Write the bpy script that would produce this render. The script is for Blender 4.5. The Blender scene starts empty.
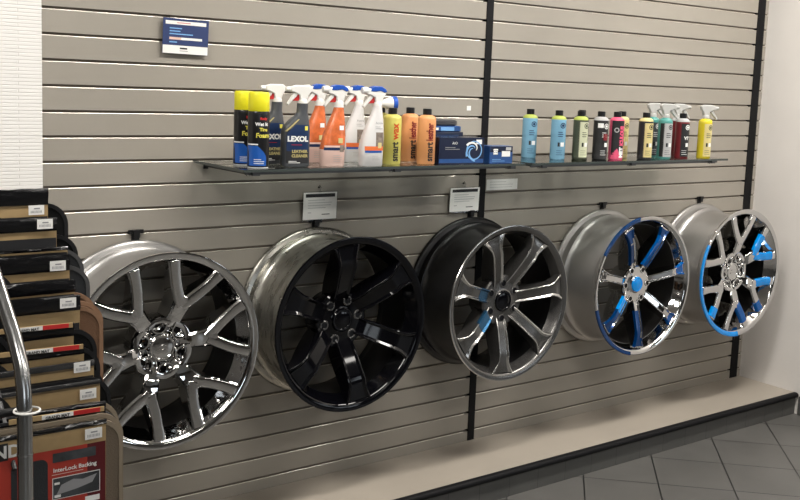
import bpy, bmesh, math, random
from mathutils import Vector, Matrix
PI = math.pi
random.seed(5)
C = bpy.context.scene.collection
ZF = 1.753            # slatwall datum groove above the floor
PITCH = 0.0762        # slat pitch

# ------------------------------------------------------------------ materials
def mat(name, col, rough=.5, metal=0, spec=.5, bump=0, bscale=200, var=0, vscale=6, coat=0, trans=0, alpha=1, emit=None, estr=0, ior=1.45, stretch=None, rvar=0):
    m = bpy.data.materials.new(name); m.use_nodes = True
    nt = m.node_tree; b = nt.nodes['Principled BSDF']
    b.inputs['Base Color'].default_value = (*col, 1)
    b.inputs['Roughness'].default_value = rough
    b.inputs['Metallic'].default_value = metal
    b.inputs['Specular IOR Level'].default_value = spec
    b.inputs['Coat Weight'].default_value = coat
    b.inputs['Transmission Weight'].default_value = trans
    b.inputs['IOR'].default_value = ior
    b.inputs['Alpha'].default_value = alpha
    if emit:
        b.inputs['Emission Color'].default_value = (*emit, 1); b.inputs['Emission Strength'].default_value = estr
    if bump or var or rvar:
        tc = nt.nodes.new('ShaderNodeTexCoord'); mp = nt.nodes.new('ShaderNodeMapping')
        nt.links.new(tc.outputs['Object'], mp.inputs['Vector'])
        if stretch: mp.inputs['Scale'].default_value = stretch
    if var:
        n = nt.nodes.new('ShaderNodeTexNoise'); n.inputs['Scale'].default_value = vscale; n.inputs['Detail'].default_value = 4
        nt.links.new(mp.outputs['Vector'], n.inputs['Vector'])
        r = nt.nodes.new('ShaderNodeValToRGB')
        r.color_ramp.elements[0].position = .3; r.color_ramp.elements[1].position = .7
        r.color_ramp.elements[0].color = (*[c*(1-var) for c in col], 1); r.color_ramp.elements[1].color = (*[min(1, c*(1+var)) for c in col], 1)
        nt.links.new(n.outputs['Fac'], r.inputs['Fac']); nt.links.new(r.outputs['Color'], b.inputs['Base Color'])
    if rvar:
        n = nt.nodes.new('ShaderNodeTexNoise'); n.inputs['Scale'].default_value = vscale
        nt.links.new(mp.outputs['Vector'], n.inputs['Vector'])
        r = nt.nodes.new('ShaderNodeMapRange'); r.inputs['To Min'].default_value = max(0, rough-rvar); r.inputs['To Max'].default_value = rough+rvar
        nt.links.new(n.outputs['Fac'], r.inputs['Value']); nt.links.new(r.outputs['Result'], b.inputs['Roughness'])
    if bump:
        n = nt.nodes.new('ShaderNodeTexNoise'); n.inputs['Scale'].default_value = bscale; n.inputs['Detail'].default_value = 3
        nt.links.new(mp.outputs['Vector'], n.inputs['Vector'])
        bp = nt.nodes.new('ShaderNodeBump'); bp.inputs['Strength'].default_value = bump; bp.inputs['Distance'].default_value = .002
        nt.links.new(n.outputs['Fac'], bp.inputs['Height']); nt.links.new(bp.outputs['Normal'], b.inputs['Normal'])
    return m

M = {}
M['slat'] = mat('slat_laminate', (.325, .298, .256), .42, bump=.15, bscale=60, var=.05, vscale=2.5, rvar=.06)
M['insert'] = mat('groove_insert', (.17, .14, .11), .5)
M['lip'] = mat('groove_metal_lip', (.80, .75, .67), .3, metal=.85)
M['groove'] = mat('groove_back_board', (.10, .08, .06), .8)  # dark brown board behind the slats and inserts
M['blacktrim'] = mat('black_trim', (.006, .006, .007), .6, spec=.2)
M['plat'] = mat('platform_laminate', (.36, .32, .27), .45, var=.05, vscale=3, rvar=.05)
M['rwall'] = mat('painted_wall_white', (.74, .71, .68), .7, bump=.2, bscale=90, var=.02)
M['ceil'] = mat('ceiling_tile', (.42, .41, .39), .9, bump=.3, bscale=120)
M['farwall'] = mat('far_wall_paint', (.07, .066, .062), .8, var=.3, vscale=1.2)
M['lamp'] = mat('lamp_diffuser', (.9, .9, .9), .5, emit=(1, .96, .9), estr=9)
M['white'] = mat('white_plastic', (.80, .79, .76), .35)
M['paper'] = mat('white_paper', (.86, .85, .82), .6)
M['ink'] = mat('black_ink', (.02, .02, .022), .5)
M['greyink'] = mat('grey_ink', (.30, .30, .31), .6)
M['signblue'] = mat('sign_blue', (.035, .055, .15), .4)
M['black'] = mat('black_plastic', (.010, .010, .011), .3)
M['blacksteel'] = mat('black_steel', (.012, .012, .013), .35, metal=.3)
M['chrome'] = mat('chrome', (.70, .695, .69), .05, metal=1, rvar=.02, vscale=12, bump=.55, bscale=18)
M['tube'] = mat('tube_chrome', (.50, .50, .50), .22, metal=1, rvar=.06, vscale=30)
M['silver'] = mat('barrel_silver_paint', (.40, .39, .38), .33, metal=.75, var=.05, vscale=8, rvar=.05)
M['insideshade'] = mat('barrel_inside_shade', (.045, .043, .042), .4, metal=.6)  # inside of the silver barrel, colour darkened to stand for shade
M['alu'] = mat('barrel_bare_aluminium', (.33, .32, .29), .28, metal=.9, var=.25, vscale=14, rvar=.1, stretch=(1, 3, 1))
M['gblack'] = mat('gloss_black_paint', (.002, .002, .003), .06, spec=.36)
M['sblack'] = mat('satin_black_paint', (.008, .008, .009), .3, metal=.2)
M['gun'] = mat('gunmetal_paint', (.17, .165, .16), .27, metal=.85, var=.12, vscale=9)
M['mach'] = mat('machined_edge', (.62, .61, .59), .2, metal=1)
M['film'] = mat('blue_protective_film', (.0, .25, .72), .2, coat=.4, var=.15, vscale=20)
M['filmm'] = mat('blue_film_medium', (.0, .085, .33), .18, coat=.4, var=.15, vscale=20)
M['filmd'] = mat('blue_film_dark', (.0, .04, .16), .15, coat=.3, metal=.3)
M['bluetint'] = mat('blue_spoke_tint', (.03, .12, .24), .2, metal=.7)  # blue tint over the inner part of two dark grey spokes
M['glass'] = mat('shelf_glass', (.80, .88, .86), .02, trans=1, ior=1.45)
M['glassedge'] = mat('shelf_glass_edge', (.055, .065, .062), .15)
M['clear'] = mat('clear_plastic', (.9, .9, .9), .1, trans=.9, ior=1.2)
M['yellow'] = mat('yellow_cap', (.82, .76, .02), .4)
M['canblue'] = mat('can_blue', (.015, .10, .42), .3)
M['red'] = mat('red_print', (.55, .03, .03), .4)
M['dred'] = mat('dark_red_print', (.20, .012, .018), .4)
M['yprint'] = mat('yellow_print', (.75, .68, .10), .4)
M['wprint'] = mat('white_print', (.85, .85, .83), .4)
M['slate'] = mat('slate_grey_plastic', (.065, .07, .078), .35)
M['navy'] = mat('navy_label', (.012, .03, .09), .35)
M['tanprint'] = mat('tan_print', (.45, .38, .16), .45)
M['orangef'] = mat('orange_liquid', (.62, .15, .05), .18, var=.3, vscale=35, coat=.3, bump=1, bscale=70)
M['pinkish'] = mat('pale_pink_label', (.75, .52, .45), .4)
M['whiteb'] = mat('white_bottle', (.72, .71, .70), .3)
M['bluecap'] = mat('royal_blue_plastic', (.02, .09, .45), .3)
M['photo'] = mat('printed_photo_grey', (.22, .18, .15), .5, var=.5, vscale=60)
M['orangep'] = mat('orange_print', (.80, .18, .05), .4)
M['waxyel'] = mat('pale_yellow_plastic', (.62, .56, .13), .4)
M['waxor'] = mat('pale_orange_plastic', (.74, .33, .13), .4)
M['redor'] = mat('red_orange_print', (.62, .09, .02), .4)
M['navybox'] = mat('navy_carton', (.008, .012, .035), .25)
M['bluebox'] = mat('blue_carton', (.02, .07, .22), .3)
M['swirl'] = mat('pale_blue_print', (.20, .42, .75), .4)
M['grey'] = mat('dark_grey_plastic', (.05, .05, .055), .4)
M['skyblue'] = mat('sky_blue_liquid', (.19, .39, .54), .25)
M['palegreen'] = mat('pale_green_label', (.58, .60, .42), .5)
M['lime'] = mat('lime_plastic', (.42, .50, .10), .4)
M['olive'] = mat('dark_olive', (.06, .07, .045), .4)
M['cream'] = mat('cream_label', (.66, .56, .25), .5)
M['pink'] = mat('pink_print', (.75, .10, .20), .4)
M['teal'] = mat('teal_liquid', (.08, .30, .27), .3)
M['maroon'] = mat('maroon_liquid', (.16, .015, .02), .3)
M['ltgrey'] = mat('light_grey_label', (.45, .45, .45), .5)
M['ylw2'] = mat('yellow_liquid', (.65, .53, .03), .25)
M['frost'] = mat('frosted_white_plastic', (.62, .62, .60), .35, trans=.25)
M['kraft'] = mat('kraft_card', (.42, .29, .14), .7, var=.06, vscale=40)
M['bag'] = mat('black_bag', (.006, .006, .007), .2, bump=1.0, bscale=34, coat=.4, stretch=(1, 1, 2.5))
M['clearbag'] = mat('clear_film_bag', (.05, .05, .05), .2, alpha=.45, bump=1, bscale=30, stretch=(.4, 1, 2.5))
M['matblack'] = mat('mat_rubber_black', (.006, .006, .006), .8, spec=.2, bump=.5, bscale=400)
M['matbind'] = mat('mat_binding_black', (.012, .012, .013), .5, spec=.3)
M['matgrey'] = mat('mat_carpet_grey', (.022, .024, .027), .8, bump=.6, bscale=400)
M['bindgrey'] = mat('mat_binding_grey', (.06, .06, .062), .6)
M['matbrown'] = mat('mat_carpet_brown', (.17, .09, .05), .9, bump=.6, bscale=400)
M['bindbrown'] = mat('mat_binding_brown', (.25, .14, .08), .7)
M['mattaupe'] = mat('mat_carpet_taupe', (.16, .125, .09), .9, bump=.6, bscale=400)
M['bindtaupe'] = mat('mat_binding_taupe', (.26, .21, .15), .7)
M['cardred'] = mat('card_red', (.42, .045, .03), .35, var=.25, vscale=5)
M['cardmaroon'] = mat('card_maroon', (.11, .012, .015), .35)
M['inset'] = mat('inset_photo', (.05, .055, .06), .5, var=.5, vscale=25)

def thin_glass(name, tint, refl=.9):
    m = bpy.data.materials.new(name); m.use_nodes = True; nt = m.node_tree; nt.nodes.clear()
    o = nt.nodes.new('ShaderNodeOutputMaterial'); mx = nt.nodes.new('ShaderNodeMixShader'); tr = nt.nodes.new('ShaderNodeBsdfTransparent'); gl = nt.nodes.new('ShaderNodeBsdfGlossy'); fr = nt.nodes.new('ShaderNodeFresnel')
    tr.inputs['Color'].default_value = (*tint, 1); gl.inputs['Roughness'].default_value = .03; gl.inputs['Color'].default_value = (refl, refl, refl, 1); fr.inputs['IOR'].default_value = 1.5
    nt.links.new(fr.outputs['Fac'], mx.inputs['Fac']); nt.links.new(tr.outputs['BSDF'], mx.inputs[1]); nt.links.new(gl.outputs['BSDF'], mx.inputs[2]); nt.links.new(mx.outputs['Shader'], o.inputs['Surface'])
    return m
M['glass'] = thin_glass('shelf_glass', (.86, .89, .88)); M['clear'] = thin_glass('clear_plastic', (.9, .9, .9))
# white ribbed wall and tiled floor: pattern nodes
def ribbed():
    m = mat('ribbed_white_wall', (.80, .78, .74), .7); nt = m.node_tree; b = nt.nodes['Principled BSDF']
    tc = nt.nodes.new('ShaderNodeTexCoord'); mp = nt.nodes.new('ShaderNodeMapping'); mp.inputs['Rotation'].default_value = (PI/2, 0, 0)
    br = nt.nodes.new('ShaderNodeTexBrick'); br.inputs['Scale'].default_value = 1
    br.inputs['Brick Width'].default_value = .21; br.inputs['Row Height'].default_value = .0105; br.inputs['Mortar Size'].default_value = .0014
    br.inputs['Mortar Smooth'].default_value = .8
    br.inputs['Color1'].default_value = (.86, .84, .81, 1); br.inputs['Color2'].default_value = (.84, .82, .79, 1); br.inputs['Mortar'].default_value = (.74, .72, .69, 1)
    nt.links.new(tc.outputs['Object'], mp.inputs['Vector']); nt.links.new(mp.outputs['Vector'], br.inputs['Vector'])
    nt.links.new(br.outputs['Color'], b.inputs['Base Color'])
    bp = nt.nodes.new('ShaderNodeBump'); bp.inputs['Strength'].default_value = .6; bp.inputs['Distance'].default_value = .002; bp.invert = True
    nt.links.new(br.outputs['Fac'], bp.inputs['Height']); nt.links.new(bp.outputs['Normal'], b.inputs['Normal'])
    return m
M['ribbed'] = ribbed()
def tiles(name, rotz, size, loc, c1, c2, grout, msize=.004, rotx=0):
    m = mat(name, c1, .35); nt = m.node_tree; b = nt.nodes['Principled BSDF']
    tc = nt.nodes.new('ShaderNodeTexCoord'); m0 = nt.nodes.new('ShaderNodeMapping'); m0.vector_type = 'POINT'
    m0.inputs['Location'].default_value = loc; m0.inputs['Rotation'].default_value = (rotx, 0, 0)
    mp = nt.nodes.new('ShaderNodeMapping'); mp.inputs['Rotation'].default_value = (0, 0, rotz)
    br = nt.nodes.new('ShaderNodeTexBrick'); br.offset = 0; br.inputs['Scale'].default_value = 1
    br.inputs['Brick Width'].default_value = size; br.inputs['Row Height'].default_value = size; br.inputs['Mortar Size'].default_value = msize; br.inputs['Mortar Smooth'].default_value = .1
    br.inputs['Color1'].default_value = (*c1, 1); br.inputs['Color2'].default_value = (*c2, 1); br.inputs['Mortar'].default_value = (*grout, 1)
    nt.links.new(tc.outputs['Object'], m0.inputs['Vector']); nt.links.new(m0.outputs['Vector'], mp.inputs['Vector']); nt.links.new(mp.outputs['Vector'], br.inputs['Vector'])
    n = nt.nodes.new('ShaderNodeTexNoise'); n.inputs['Scale'].default_value = 5; n.inputs['Detail'].default_value = 5
    nt.links.new(tc.outputs['Object'], n.inputs['Vector'])
    mx = nt.nodes.new('ShaderNodeMix'); mx.data_type = 'RGBA'; mx.blend_type = 'MULTIPLY'; mx.inputs['Factor'].default_value = .35
    nt.links.new(br.outputs['Color'], mx.inputs['A']); nt.links.new(n.outputs['Fac'], mx.inputs['B'])
    nt.links.new(mx.outputs['Result'], b.inputs['Base Color'])
    bp = nt.nodes.new('ShaderNodeBump'); bp.inputs['Strength'].default_value = .5; bp.inputs['Distance'].default_value = .002; bp.invert = True
    nt.links.new(br.outputs['Fac'], bp.inputs['Height']); nt.links.new(bp.outputs['Normal'], b.inputs['Normal'])
    return m
M['tile'] = tiles('floor_tile_grey', PI/4, .2991, (-.334, .351, 0), (.125, .122, .115), (.14, .136, .128), (.018, .018, .018), .0032)
M['riser'] = tiles('riser_tile_grey', 0, .152, (-.093, 0, .02), (.105, .105, .10), (.115, .113, .108), (.06, .06, .058), .0016, rotx=-PI/2)

# ------------------------------------------------------------------ mesh builder
class MB:
    def __init__(s): s.v = []; s.f = []; s.mi = []; s.sm = []; s.mats = []
    def m(s, name):
        if name not in s.mats: s.mats.append(name)
        return s.mats.index(name)
    def add(s, vs, fs, mt, smooth=False, M4=None):
        o = len(s.v); k = s.m(mt)
        for v in vs: s.v.append(tuple(M4 @ Vector(v)) if M4 else tuple(v))
        for f in fs: s.f.append([o+i for i in f]); s.mi.append(k); s.sm.append(smooth)
        return s
    def box(s, x0, x1, y0, y1, z0, z1, mt, M4=None):
        vs = [(x, y, z) for x in (x0, x1) for y in (y0, y1) for z in (z0, z1)]
        return s.add(vs, [(0, 1, 3, 2), (4, 6, 7, 5), (0, 4, 5, 1), (2, 3, 7, 6), (0, 2, 6, 4), (1, 5, 7, 3)], mt, False, M4)
    def prism(s, pts, y0, y1, mt, M4=None, smooth=False):      # polygon in XZ (any winding), extruded in y
        n = len(pts); vs = [(x, y0, z) for x, z in pts]+[(x, y1, z) for x, z in pts]
        fs = [tuple(range(n)), tuple(range(2*n-1, n-1, -1))]+[(i, i+n, (i+1) % n+n, (i+1) % n) for i in range(n)]
        return s.add(vs, fs, mt, smooth, M4)
    def lathe(s, prof, mt, n=48, axis='z', M4=None, closed=False, smooth=True):   # prof [(r,h)]
        vs = []; fs = []; k = len(prof)
        for i in range(n):
            a = 2*PI*i/n
            for r, h in prof:
                vs.append((r*math.cos(a), r*math.sin(a), h) if axis == 'z' else (r*math.cos(a), h, r*math.sin(a)))
        for i in range(n):
            j = (i+1) % n
            for q in range(k if closed else k-1):
                p = (q+1) % k; fs.append((i*k+q, i*k+p, j*k+p, j*k+q))
        return s.add(vs, fs, mt, smooth, M4)
    def tube(s, pts, r, mt, n=12, caps=True):
        pts = [Vector(p) for p in pts]; vs = []; fs = []; up = None
        for i, p in enumerate(pts):
            t = (pts[min(i+1, len(pts)-1)]-pts[max(i-1, 0)]).normalized()
            if up is None:
                up = Vector((0, 0, 1)) if abs(t.z) < .9 else Vector((1, 0, 0))
            a = t.cross(up).normalized(); b = a.cross(t).normalized(); up = b
            for k in range(n):
                q = 2*PI*k/n; vs.append(tuple(p+a*r*math.cos(q)+b*r*math.sin(q)))
        for i in range(len(pts)-1):
            for k in range(n):
                fs.append((i*n+k, i*n+(k+1) % n, (i+1)*n+(k+1) % n, (i+1)*n+k))
        s.add(vs, fs, mt, True)
        if caps:
            L = len(pts)-1
            s.add([vs[k] for k in range(n)], [tuple(range(n))], mt); s.add([vs[L*n+k] for k in range(n)], [tuple(range(n))], mt)
        return s
    def build(s, name, parent=None, bevel=0, loc=None, angle=35):
        me = bpy.data.meshes.new(name); me.from_pydata(s.v, [], s.f)
        for q in s.mats: me.materials.append(M[q])
        for i, p in enumerate(me.polygons): p.material_index = s.mi[i]; p.use_smooth = s.sm[i]
        bm = bmesh.new(); bm.from_mesh(me)
        bmesh.ops.remove_doubles(bm, verts=bm.verts, dist=1e-6)
        bmesh.ops.recalc_face_normals(bm, faces=bm.faces); bm.to_mesh(me); bm.free()
        me.set_sharp_from_angle(angle=math.radians(angle))
        o = bpy.data.objects.new(name, me); C.objects.link(o)
        if parent: o.parent = parent
        if loc: o.location = loc
        if bevel:
            b = o.modifiers.new('bevel', 'BEVEL'); b.width = bevel; b.segments = 2; b.limit_method = 'ANGLE'; b.angle_limit = math.radians(40)
        return o

def tag(o, label=None, cat=None, group=None, kind=None):
    if label: o['label'] = label
    if cat: o['category'] = cat
    if group: o['group'] = group
    if kind: o['kind'] = kind
    return o
def empty(name, loc=(0, 0, 0), rz=0, **k):
    o = bpy.data.objects.new(name, None); C.objects.link(o); o.location = loc; o.rotation_euler = (0, 0, rz); o.empty_display_size = .05
    return tag(o, **k)
def copy_tree(o, parent=None):
    c = o.copy(); C.objects.link(c)
    if parent: c.parent = parent
    for ch in [x for x in bpy.data.objects if x.parent == o]: copy_tree(ch, c)
    return c

_tc = {}
def text_geo(body, size, bold=0):
    key = (body, size, bold)
    if key in _tc: return _tc[key]
    cu = bpy.data.curves.new('t', 'FONT'); cu.body = body; cu.size = size; cu.align_x = 'CENTER'; cu.align_y = 'CENTER'
    cu.resolution_u = 3; cu.offset = bold
    o = bpy.data.objects.new('t', cu); C.objects.link(o)
    dg = bpy.context.evaluated_depsgraph_get(); dg.update(); me = bpy.data.meshes.new_from_object(o.evaluated_get(dg))
    bm = bmesh.new(); bm.from_mesh(me)                       # cut the glyphs finely so that they can follow a curved surface
    st = size/7
    for ax in (0, 1):
        lo = min(v.co[ax] for v in bm.verts); hi = max(v.co[ax] for v in bm.verts); q = lo+st
        while q < hi:
            no = (1, 0, 0) if ax == 0 else (0, 1, 0); co_ = (q, 0, 0) if ax == 0 else (0, q, 0)
            bmesh.ops.bisect_plane(bm, geom=bm.verts[:]+bm.edges[:]+bm.faces[:], plane_co=co_, plane_no=no); q += st
    bm.to_mesh(me); bm.free()
    vs = [(v.co.x, v.co.y) for v in me.vertices]; fs = [tuple(p.vertices) for p in me.polygons]
    bpy.data.objects.remove(o); bpy.data.curves.remove(cu); bpy.data.meshes.remove(me)
    _tc[key] = (vs, fs); return _tc[key]
def add_text(mb, body, size, cx, cz, mt, surf, rot=0, sx=1, bold=0, off=.0006, shear=0):
    vs, fs = text_geo(body, size, bold); out = []
    c, s_ = math.cos(rot), math.sin(rot)
    for x, z in vs:
        x = x*sx+shear*z; X = cx+x*c-z*s_; Z = cz+x*s_+z*c
        out.append((X, surf(X, Z)-off, Z))
    mb.add(out, fs, mt)
def patch(mb, z0, z1, fx0, fx1, mt, surf, nx=10, nz=6, off=.0003):
    if not callable(fx0): a = fx0; fx0 = lambda z: a
    if not callable(fx1): b = fx1; fx1 = lambda z: b
    vs = []; fs = []
    for j in range(nz+1):
        z = z0+(z1-z0)*j/nz
        for i in range(nx+1):
            x = fx0(z)+(fx1(z)-fx0(z))*i/nx; vs.append((x, surf(x, z)-off, z))
    for j in range(nz):
        for i in range(nx): a = j*(nx+1)+i; fs.append((a, a+1, a+nx+2, a+nx+1))
    mb.add(vs, fs, mt, True)

# ------------------------------------------------------------------ setting
def struct(o): o['kind'] = 'structure'; return o
XL, XR, YB, ZC = -4.6, 1.87, -6.4, 2.95
XE = 6.5
mb = MB(); mb.box(XL-.1, XE+.1, YB-.1, .12, -.06, 0, 'tile'); struct(mb.build('floor'))
mb = MB(); mb.box(XL-.1, XE+.1, YB-.1, .12, ZC, ZC+.06, 'ceil'); struct(mb.build('ceiling'))
mb = MB(); mb.box(XR, XR+.12, -1.5, .12, 0, ZC, 'rwall'); struct(mb.build('wall_right'))
mb = MB(); mb.box(XE, XE+.1, YB-.1, .12, 0, ZC, 'farwall'); mb.box(XR+.12, XE, -.0, .1, 0, ZC, 'farwall'); struct(mb.build('wall_far_right'))
mb = MB(); mb.box(XL-.1, XE+.1, YB-.1, YB, 0, ZC, 'farwall'); struct(mb.build('wall_front'))
mb = MB(); mb.box(XL-.1, XL, YB-.1, .12, 0, ZC, 'farwall'); struct(mb.build('wall_left'))
mb = MB(); mb.box(XL, -1.717, -.004, .1, 0, ZC, 'ribbed'); struct(mb.build('wall_back_plain'))
# slatwall with recessed grooves and inserts darkened in colour for groove shade
def slatwall():
    mb = MB(); zs = []
    i = 21
    while True:
        z = ZF-PITCH*i
        if z > ZC: break
        zs.append(z); i -= 1
    g = .0047
    for x0, x1 in ((-1.717, 0), (.034, 1.782), (1.84, XR)):
        prev = .108
        for z in zs+[None]:
            top = (z-g) if z else ZC
            mb.box(x0, x1, 0, .02, prev, top, 'slat')
            if z:
                e = x1-.022 if x1 < 1.8 else x1
                mb.box(x0, e, .0065, .02, z-g, z+g, 'insert')          # channel back
                mb.box(x0, e, .0002, .0065, z-g-.0006, z-g+.0004, 'insert')
                # rounded metal lip along the lower edge of the channel
                n = 6; pr = [(.0012-.0022*math.cos(-PI/2+PI*q/n), z-g+.0002+.0017*math.sin(-PI/2+PI*q/n)) for q in range(n+1)]
                k = len(pr); mb.add([(x, y, zz) for x in (x0, e) for y, zz in pr], [(q, q+1, q+1+k, q+k) for q in range(k-1)], 'lip', True)
                prev = z+g
    mb.box(-1.717, XR, .02, .1, .108, ZC, 'groove')
    return struct(mb.build('wall_back'))
slatwall()
mb = MB(); mb.box(0, .034, -.004, .02, .108, ZC, 'blacktrim'); struct(mb.build('trim_1', bevel=.001))
mb = MB(); mb.box(1.782, 1.84, -.004, .02, .108, ZC, 'blacktrim'); struct(mb.build('trim_2', bevel=.001))
mb = MB(); mb.box(-1.717, XR, -.325, 0, 0, .1075, 'plat'); mb.box(-1.717, XR, -.331, -.3255, 0, .085, 'riser')
plat = struct(mb.build('display_platform'))
mb = MB()
pr = [(-.322, .1085)]+[(-.336-.0125*math.sin(a), .0965+.0125*math.cos(a)) for a in [i*PI/8 for i in range(9)]]+[(-.322, .084)]
vs = []; n = len(pr)
for x in (-1.717, XR-.002): vs += [(x, y, z) for y, z in pr]
mb.add(vs, [tuple(range(n)), tuple(range(2*n-1, n-1, -1))]+[(i, (i+1) % n, (i+1) % n+n, i+n) for i in range(n)], 'blacktrim', True)
struct(mb.build('trim_3'))
mb = MB(); mb.box(XR-.012, XR, -1.5, -.352, 0, .095, 'riser'); struct(mb.build('baseboard_right', bevel=.003))

# unseen glowing panels added opposite the display wall, for bright chrome reflections
M['panelglow'] = mat('added_panel_glow', (.8, .85, .9), .3, emit=(.85, .93, 1), estr=3.2)
for k, (x0, x1) in enumerate(((2.6, 4.0), (4.3, 5.7), (-3.6, -2.2))):
    t = empty('added_panel_%d' % (k+1), ((x0+x1)/2, YB, 1.0)); struct(t); h = (x1-x0)/2
    mb = MB(); mb.box(-h, h, .005, .02, 0, 1.25, 'panelglow'); mb.build('glow_sheet', t)
    mb = MB()
    for q in (-h, 0, h): mb.box(q-.03, q+.03, .0, .05, -.03, 1.28, 'blacksteel')
    for q in (0, .6, 1.25): mb.box(-h, h, .0, .05, q-.03, q+.03, 'blacksteel')
    mb.build('frame', t)
# ------------------------------------------------------------------ ceiling lights
LP = [(-2.9, -1.15), (-.7, -1.15), (1.15, -1.15), (-3.2, -3.6), (-.8, -3.6), (1.6, -3.6), (4.0, -3.6), (.6, -5.4)]
for k, (x, y) in enumerate(LP):
    t = empty('ceiling_light', (x, y, ZC), label='recessed ceiling light panel above the shop aisle', cat='ceiling light', group='ceiling light panels')
    mb = MB()
    for a in (-1, 1):
        mb.box(-.6, .6, a*.16-.012, a*.16+.012, -.03, 0, 'white'); mb.box(a*.6-.012, a*.6+.012, -.172, .172, -.03, 0, 'white')
    mb.build('frame', t)
    mb = MB(); mb.box(-.586, .586, -.147, .147, -.02, -.002, 'lamp'); mb.build('diffuser', t)
    L = bpy.data.lights.new('panel_lamp', 'AREA'); L.shape = 'RECTANGLE'; L.size = 1.1; L.size_y = .26
    L.energy = [40, 37, 42, 12, 11, 11, 10, 6][k]; L.color = (1, .955, .89)
    lo = bpy.data.objects.new('panel_lamp', L); C.objects.link(lo); lo.parent = t; lo.location = (0, 0, -.035)

# ------------------------------------------------------------------ wheels
D = .262
def at_polar(r, a): return Vector((r*math.cos(a), 0, r*math.sin(a)))
def sweep(mb, path, sect, mats, closed_ends=True, grow=0):
    # path: [(pos2D Vector(x,0,z), halfwidth, yfront, yback)]; sect: [(u, t)] u in -1..1 across, t 0 = front .. 1 = back, plus absolute depth offset
    vs = []; n = len(sect); N = len(path)
    for i, (p, w, yf, yb) in enumerate(path):
        t = (path[min(i+1, N-1)][0]-path[max(i-1, 0)][0]).normalized(); wd = Vector((-t.z, 0, t.x))
        for u, dep in sect:
            y = (yb+grow if dep is None else yf+dep-grow)
            q = p+wd*(u*(w+grow)); vs.append((q.x, y, q.z))
    fs = []; ms = []
    for i in range(N-1):
        for k in range(n):
            fs.append((i*n+k, i*n+(k+1) % n, (i+1)*n+(k+1) % n, (i+1)*n+k)); ms.append(mats[k])
    for q in set(ms): mb.add(vs, [f for f, m_ in zip(fs, ms) if m_ == q], q, True)
    mb.add(vs[:n], [tuple(range(n))], mats[0]); mb.add(vs[-n:], [tuple(range(n))], mats[0])
RIDGE = [(-1, None), (-1, .008), (-.76, .0022), (.05, 0), (.76, .0022), (1, .008), (1, None)]
RIDGE_F = [(u, .02 if d is None else d) for u, d in RIDGE]
DISH = [(-1, None), (-1, .002), (-.86, 0), (-.62, .007), (.62, .007), (.86, 0), (1, .002), (1, None)]
DISH_F = [(u, .016 if d is None else d) for u, d in DISH]
def barrel(root, outm, inm):
    mb = MB()
    mb.lathe([(.262, -D+.05), (.2665, -D+.048), (.2665, -.075), (.276, -.055), (.2845, -.050), (.282, -.044), (.282, -.018), (.291, -.014), (.2985, -.011), (.3015, -.006), (.3015, -.001), (.298, 0), (.292, -.001), (.285, -.006), (.277, -.012), (.272, -.045), (.262, -.062)], outm, 96, 'y')
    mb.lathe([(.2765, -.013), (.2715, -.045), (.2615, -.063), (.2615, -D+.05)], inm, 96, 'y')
    mb.lathe([(.2665, -D+.052), (.275, -D+.038), (.283, -D+.034), (.284, -D+.016), (.292, -D+.012), (.2995, -D+.009)], outm, 96, 'y')
    return mb.build('barrel', root, angle=50)
def frontrim(root, mt, r_in=.262, lip=.283, edge=None):
    mb = MB(); e = edge or mt
    mb.lathe([(.2995, -D+.0095), (.3025, -D+.006), (.3035, -D+.002), (.302, -D-.0005), (.299, -D-.001)], e, 96, 'y')
    mb.lathe([(.299, -D-.001), (lip+.006, -D+.0015), (lip, -D+.005), (lip-.004, -D+.012), ((lip+r_in)/2, -D+.030), (r_in, -D+.052)], mt, 96, 'y')
    return mb.build('rim', root, angle=40)
def hub(root, mt, r, yf, holer, lugr, lugmat, bossh=.004, phase=0, cap='chrome', capr=.04, capm2=None, pocket='gblack', deep=0):
    mb = MB()
    g = deep+.002 if deep else 0
    mb.lathe([(.0, yf+.10), (r*.85, yf+.10), (r*.9, yf+.06), (r, yf+.04), (r, yf+.006+g), (r-.006, yf+g), (capr+.008, yf+g), (capr+.004, yf-.001), (capr+.001, yf-.003), (capr+.001, yf+.01), (0, yf+.01)], mt, 64, 'y')
    mb.build('hub', root, angle=30)
    for k in range(6):
        a = math.radians(phase+60*k); p = at_polar(.072 if deep else .070, a)
        b = MB(); T = Matrix.Translation(p)
        if deep:
            b.lathe([(lugr, yf+deep+.002), (lugr, yf-bossh*.4), (lugr*.92, yf-bossh), (lugr*.78, yf-bossh), (lugr*.62, yf+deep*.5), (holer, yf+deep*.75), (holer, yf+deep)], lugmat, 28, 'y', T)
            b.lathe([(holer, yf+deep-.001), (0, yf+deep-.001)], pocket, 24, 'y', T)
        else:
            b.lathe([(lugr, yf+.004), (lugr, yf-bossh*.4), (lugr*.86, yf-bossh), (lugr*.66, yf-bossh), (holer, yf-bossh*.5), (holer, yf-.0006)], lugmat, 24, 'y', T)
            b.lathe([(holer, yf-.0008), (0, yf-.0008)], pocket, 24, 'y', T)
        b.build('lug_seat', root, angle=30)
    b = MB()
    b.lathe([(capr, yf+.008), (capr, yf-.006), (capr*.92, yf-.010), (capr*.8, yf-.010), (capr*.76, yf-.008)], cap, 40, 'y')
    b.lathe([(capr*.76, yf-.008), (capr*.6, yf-.0095), (capr*.3, yf-.0105), (0.0001, yf-.011)], capm2 or cap, 40, 'y')
    if cap == 'chrome':
        for q in (-1, 1): b.box(-.018+.004*q, .014+.004*q, yf-.0125, yf-.009, q*.007-.003, q*.007+.003, cap)
    b.build('center_cap', root, angle=30)

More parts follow.
